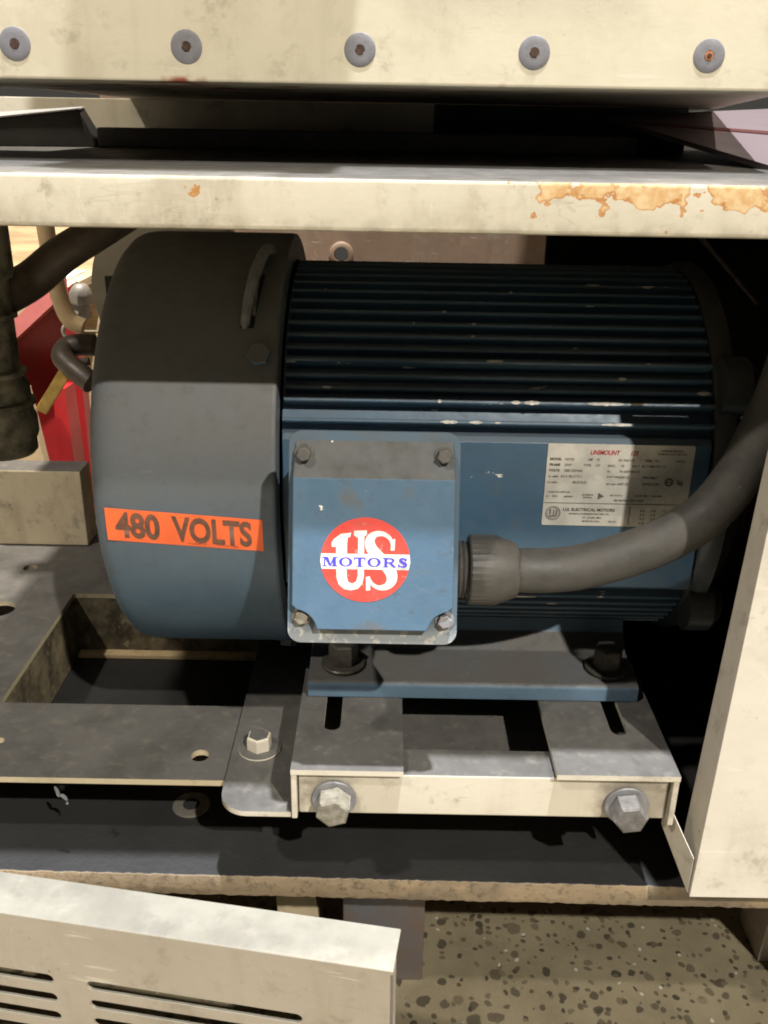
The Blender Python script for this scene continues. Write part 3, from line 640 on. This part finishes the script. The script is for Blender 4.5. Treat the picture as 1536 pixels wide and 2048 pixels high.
# upper housing with button head bolts
uh = thing('upper_housing', (0, .9, .021), 'cream upper machine housing with a row of five button head bolts', 'housing')
put('shell', prism([(-.45, .62), (.243, .62), (.60, 2.1), (.36, 2.1), (.24, 1.15), (-.29, 1.15), (-.29, .82), (-.45, .82)], 'z', .0210, .60, .0022), 'upper', uh)
for i, x in enumerate((-.2267, -.1236, -.0193, .0855, .1905)):
    b = put('bolt', lathe([(0, .0095), (.0003, .0095), (.0007, .0090), (.0009, .0062), (.0009, .0030)], (x, .6202, .0404), (0, -1, 0), 32, caps=False), 'bolt_grey', uh)
    put('socket', lathe([(.0005, .0030), (.0011, .0029)], (x, .6202, .0404), (0, -1, 0), 6), 'rusty' if i == 4 else 'socket', b)
    if i == 4: put('socket_core', lathe([(.0010, .0014), (.0014, .0014)], (x, .6202, .0404), (0, -1, 0), 8), 'socket', b)
put('shadow_box', box((-.128, .490, .30), (.006, .6195, .50), .004), 'upper', uh)      # unseen box added above the view to cast a shadow on shell and shelf
# right corner post
cp = thing('corner_post', (.35, .51, -.50), 'cream sheet metal corner post right of the motor', 'post')
put('front_face', hexa([(.2205, .4985, -.5005), (.60, .4985, -.5005), (.60, .5005, -.5005), (.2205, .5005, -.5005), (.2285, .4985, -.0530), (.60, .4985, -.0530), (.60, .5005, -.0530), (.2285, .5005, -.0530)], .0005), 'post', cp)
put('inner_flange', hexa([(.2206, .5007, -.5000), (.2224, .5007, -.5000), (.2224, .5300, -.5000), (.2206, .5300, -.5000), (.2286, .5007, -.0532), (.2304, .5007, -.0532), (.2304, .5170, -.0532), (.2286, .5170, -.0532)], .0003), 'post', cp)
put('gusset', hexa([(.2045, .531, -.4640), (.2195, .5010, -.4990), (.2199, .5012, -.4990), (.2049, .5312, -.4640), (.2045, .531, -.4400), (.2195, .5010, -.4680), (.2199, .5012, -.4680), (.2049, .5312, -.4400)]), 'post', cp)
put('levelling_foot', hexa([(.358, .640, -.72), (.40, .640, -.72), (.40, .69, -.72), (.358, .69, -.72), (.366, .640, -.501), (.40, .640, -.501), (.40, .69, -.501), (.366, .69, -.501)], .0005), 'panel', cp)
# back and right inside walls, with dark panels added for shade
put('light_block_panel', box((-.292, .970, -.5245), (.16, .974, -.150)), 'dark_shade', label='dark panel added behind the motor to block light from the hall', cat='panel')  # added to keep hall light from coming in under the motor
put('shade_panel', box((.158, .960, -.5245), (.404, .966, -.0535)), 'dark_shade', label='dark panel standing in for shade behind the right end of the motor', cat='panel')  # dark sheet in place of the shade at the right
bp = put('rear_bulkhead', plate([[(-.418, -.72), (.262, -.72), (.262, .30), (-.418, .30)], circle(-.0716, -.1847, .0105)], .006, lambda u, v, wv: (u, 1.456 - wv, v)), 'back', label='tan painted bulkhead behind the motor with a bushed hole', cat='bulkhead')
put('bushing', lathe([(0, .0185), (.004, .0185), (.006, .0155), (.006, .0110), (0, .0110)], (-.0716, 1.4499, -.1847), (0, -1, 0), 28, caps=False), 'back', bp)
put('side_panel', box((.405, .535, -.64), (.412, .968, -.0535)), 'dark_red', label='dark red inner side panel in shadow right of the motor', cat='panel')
put('steel_rod', tube([(.235, .80, -.060), (.315, .80, -.137)], .0022, 10, smooth=False), 'zinc', label='thin steel rod slanting down above the right end of the motor', cat='rod')
# things in the gap between shelf and upper housing
fl = put('shelf_flange', hexa([(-.424, .905, -.0255), (-.279, .95, -.0255), (-.279, .98, -.0255), (-.45, .93, -.0255), (-.45, .90, -.0120), (-.2950, .95, .0070), (-.2985, .98, .0090), (-.45, .93, -.0040)], .001), 'dark_shade', label='steel flange with lit top and shaded face put in by colour at the left end of the shelf', cat='flange')  # dark face colour stands in for shade
put('lit_top', hexa([(-.45, .899, -.0119), (-.2940, .949, .0072), (-.2980, .981, .0092), (-.45, .931, -.0039), (-.45, .899, -.0105), (-.2945, .949, .0084), (-.2985, .981, .0104), (-.45, .931, -.0025)]), 'lit_strip', fl)  # lit top put in as a separate bright piece
put('black_strip', box((-.28, .95, -.0255), (.235, .99, -.0080), .002), 'rubber', label='black strip lying along the back of the shelf', cat='strip')  # plain black strip across the back of the shelf
put('rear_strip', box((-.60, 1.12, -.0255), (.048, 1.14, .0205), .001), 'cream', label='cream steel strip far back in the gap above the shelf', cat='strip')
put('gap_shade_strip', box((.0483, 1.12, -.0255), (.33, 1.14, .0205)), 'dark_shade', label='dark strip added for the shade at the back of the gap above the shelf', cat='strip')  # dark strip added to keep the back of the gap in shade
def slab(P, th=.004): return hexa([Vector(p) - Vector((0, 0, th)) for p in P] + [Vector(p) for p in P])
sh = put('mauve_sheet', slab([(0.2205, 1.05, 0.0105), (0.2639, 0.66, -0.0246), (0.8139, 1.16, 0.0054), (0.7705, 1.55, 0.0405)]), 'mauve', label='pale mauve sloping sheet beyond the right end of the shelf', cat='sheet')
put('red_trim', slab([(0.2246, 0.9746, 0.0048), (0.354, 0.9101, -0.004), (0.3656, 0.9413, -0.0016), (0.2285, 0.9921, 0.0062)], .0015), 'dark_red', sh)

# ------------------------------------------------------------------ slotted access panel leaning in front
ap = thing('access_panel', (-.13, .44, -.72), 'removed cream sheet metal access panel with vent slots leaning at lower left', 'panel')
O = Vector((.0110, .4310, -.500)); Uv = Vector((-.9879, .1552, 0)); Dv = Vector((-.1552, -.9879, 0)); LE = R(-3)
Dn = Vector((0, 0, -1)) * math.cos(LE) + Dv * math.sin(LE); Nn = Uv.cross(Dn).normalized()
if Nn.y > 0: Nn = -Nn
slots = []
for r in range(5):
    vv = .0600 + r * .0195
    for u0, u1 in ((.066, .212), (.246, .392)): slots.append(slot(u0, vv, u1, vv, .0046))
face = put('front_face', plate([[(0, 0), (.50, 0), (.50, .215), (0, .215)]] + slots, .0018, lambda u, v, wv: O + Uv * u + Dn * v + Nn * (wv - .0018)), 'panel', ap)
def pq(u, b, z): return O + Uv * u - Dv * b + Vector((0, 0, z))
put('top_flange', hexa([pq(.0, .0005, -.0018), pq(.50, .0005, -.0018), pq(.50, .0345, -.0018), pq(.0, .0345, -.0018), pq(0, .0005, .0006), pq(.50, .0005, .0006), pq(.50, .0345, .0006), pq(0, .0345, .0006)], .0005), 'panel', ap)
put('end_flange', hexa([O + Uv * .0018 + Dn * .215, O + Uv * .0018 + Dn * .215 - Dv * .014, O + Uv * .0 + Dn * .215 - Dv * .014, O + Dn * .215, O + Uv * .0018 + Dn * .003, O + Uv * .0018 + Dn * .003 - Dv * .014, O + Dn * .003 - Dv * .014, O + Dn * .003]), 'panel', ap)

# ================================================================== LEFT: piping and the hall behind
pp = thing('drain_pipe', (-.305, .74, -.243), 'dirty vertical iron pipe with couplings at the left edge', 'pipe')
PXc, PYc = -.3225, .745
put('riser', lathe([(0, .0205), (.15, .0205)], (PXc, PYc, -.2), (0, 0, 1), 28), 'pipe', pp)
put('coupling', lathe([(0, .0270), (.004, .0285), (.018, .0285), (.022, .0265), (.046, .0255), (.050, .0225), (.056, .0215)], (PXc, PYc, -.250), (0, 0, 1), 32), 'pipe', pp)
put('end_cap', lathe([(0, .0235), (.003, .026), (.014, .026), (.016, .024)], (PXc, PYc, -.264), (0, 0, 1), 28), 'pipe', pp)
put('tee', lathe([(0, .0240), (.006, .0255), (.040, .0255), (.046, .0240)], (PXc, PYc, -.118), (0, 0, 1), 28), 'pipe', pp)
put('branch', tube([(PXc + .004, PYc + .01, -.137), (-.297, .78, -.1255), (-.2705, .785, -.1050), (-.2437, .79, -.0890), (-.215, .80, -.072)], lambda t: .0165 - .003 * t, 20), 'dark_pipe', pp)
for z, r in ((-.150, .0225), (-.1965, .0240), (-.222, .0280)): put('collar', lathe([(0, r - .001), (.001, r + .0012), (.004, r + .0012), (.005, r - .001)], (PXc, PYc, z), (0, 0, 1), 28), 'pipe', pp)
rb = thing('red_bin', (-.55, 1.5, -.72), 'red sheet metal hopper with pink edge flange behind the pipe', 'hopper')
put('panel', hexa([(-.80, 1.50, -.72), (-.510, 1.50, -.72), (-.510, 1.53, -.72), (-.80, 1.53, -.72), (-.80, 1.50, -.49), (-.505, 1.50, -.245), (-.505, 1.53, -.245), (-.80, 1.53, -.49)]), 'red', rb)
put('flange', hexa([(-.80, 1.44, -.505), (-.512, 1.44, -.262), (-.512, 1.499, -.262), (-.80, 1.499, -.505), (-.80, 1.44, -.478), (-.512, 1.44, -.232), (-.512, 1.499, -.232), (-.80, 1.499, -.478)]), 'pink', rb)
put('corner_fold', hexa([(-.535, 1.42, -.72), (-.505, 1.42, -.72), (-.500, 1.46, -.72), (-.535, 1.46, -.72), (-.528, 1.42, -.395), (-.508, 1.42, -.395), (-.505, 1.46, -.395), (-.528, 1.46, -.395)]), 'red', rb)
put('reflection_sheet', hexa([(-.75, 1.36, -.72), (-.508, 1.36, -.72), (-.508, 1.38, -.72), (-.75, 1.38, -.72), (-.75, 1.36, -.38), (-.545, 1.36, -.38), (-.545, 1.38, -.38), (-.75, 1.38, -.38)]), 'tan', label='tan sheet added below the red hopper at left for its reflection', cat='reflection')  # tan sheet added in place of a reflection on the red panel
hk = put('bent_pipe', tube([(-.412, 1.15, -.10), (-.409, 1.15, -.16), (-.404, 1.15, -.205), (-.394, 1.15, -.232), (-.378, 1.15, -.240)], .0105, 16), 'tan', label='bent tan pipe hanging behind the drain pipe', cat='pipe')
put('pipe_elbow', tube([(-.335, 1.05, -.240), (-.352, 1.05, -.240), (-.366, 1.047, -.243), (-.366, 1.03, -.25), (-.350, 1.02, -.262), (-.330, 1.01, -.274)], .0125, 18), 'dark_pipe', label='dark rusty pipe elbow poking out left of the fan cover', cat='pipe')
lv = thing('valve_lever', (-.39, 1.0, -.30), 'yellow handled valve lever slanting behind the drain pipe', 'lever')
put('handle', hexa([(-.406, 1.03, -.312), (-.394, 1.03, -.318), (-.394, 1.036, -.318), (-.406, 1.036, -.312), (-.368, 1.03, -.258), (-.357, 1.03, -.266), (-.357, 1.036, -.266), (-.368, 1.036, -.258)], .0008), 'brass', lv)
put('stem', tube([(-.368, 1.033, -.264), (-.352, 1.033, -.257), (-.338, 1.033, -.255)], .0045, 10), 'dark_pipe', lv)
put('steel_disc', lathe([(0, .103), (.002, .105), (.012, .105), (.014, .103)], (-.252, 1.10, -.19), (.2, 1, 0), 64), 'disc', label='brushed steel disc standing behind the fan cover', cat='disc')
cs = thing('hose_fitting', (-.40, 1.3, -.27), 'silver cast fitting with a wire ring beside the steel disc', 'fitting')
put('body', lathe([(0, .008), (.003, .013), (.012, .016), (.022, .012), (.025, .016), (.036, .017), (.046, .012), (.05, .008)], (-.4300, 1.30, -.262), (.1, 0, 1), 8), 'casting', cs)
put('ring', tube([(-.436 + .011 * math.cos(t * .5236), 1.27, -.272 + .011 * math.sin(t * .5236)) for t in range(13)], .0028, 8, 3), 'casting', cs)
for i, (x0, x1, y, z0, z1) in enumerate(((-.88, -.66, 1.9, -.720, -.335), (-1.0, -.50, 2.15, -.72, -.20))):
    t = thing('wooden_crate', ((x0 + x1) / 2, y, -.72), ('pale wooden crate behind the red hopper, the lower one', 'tall pale wooden crate farthest back behind the red hopper')[i], 'crate', 'wooden crates in the hall')
    n = 4
    for k in range(n):
        zz = z0 + (z1 - z0) * k / n
        put('board', box((x0, y, zz + .004), (x1, y + .02, zz + (z1 - z0) / n - .004), .001), 'wood', t)
    put('lid', box((x0 - .01, y + .001, z1), (x1 + .01, y + .3, z1 + .018), .002), 'wood', t)
    for xx in (x0 + .01, x1 - .04): put('post', box((xx, y - .014, z0), (xx + .03, y - .0005, z1 - .001), .001), 'wood', t)
put('paper_sheet', box((-.735, 1.92, -.3168), (-.675, 2.10, -.3130)), 'white_print', label='white paper sheet lying on the lower wooden crate', cat='paper')
def tarp_bm():
    bm = bmesh.new(); bmesh.ops.create_icosphere(bm, subdivisions=4, radius=1)
    for v in bm.verts:
        c = v.co; s = 1 + .12 * math.sin(c.x * 7 + c.z * 5) + .08 * math.sin(c.y * 11 + c.x * 9)
        v.co = Vector((-.60 + c.x * .10 * s, 2.28 + c.y * .10 * s, -.176 + max(c.z, -.08) * .07 * s))
    return bm
put('tarp_bundle', tarp_bm(), 'tarp', label='crumpled dark grey tarp bundle on the tall crate', cat='tarp', smooth=80)
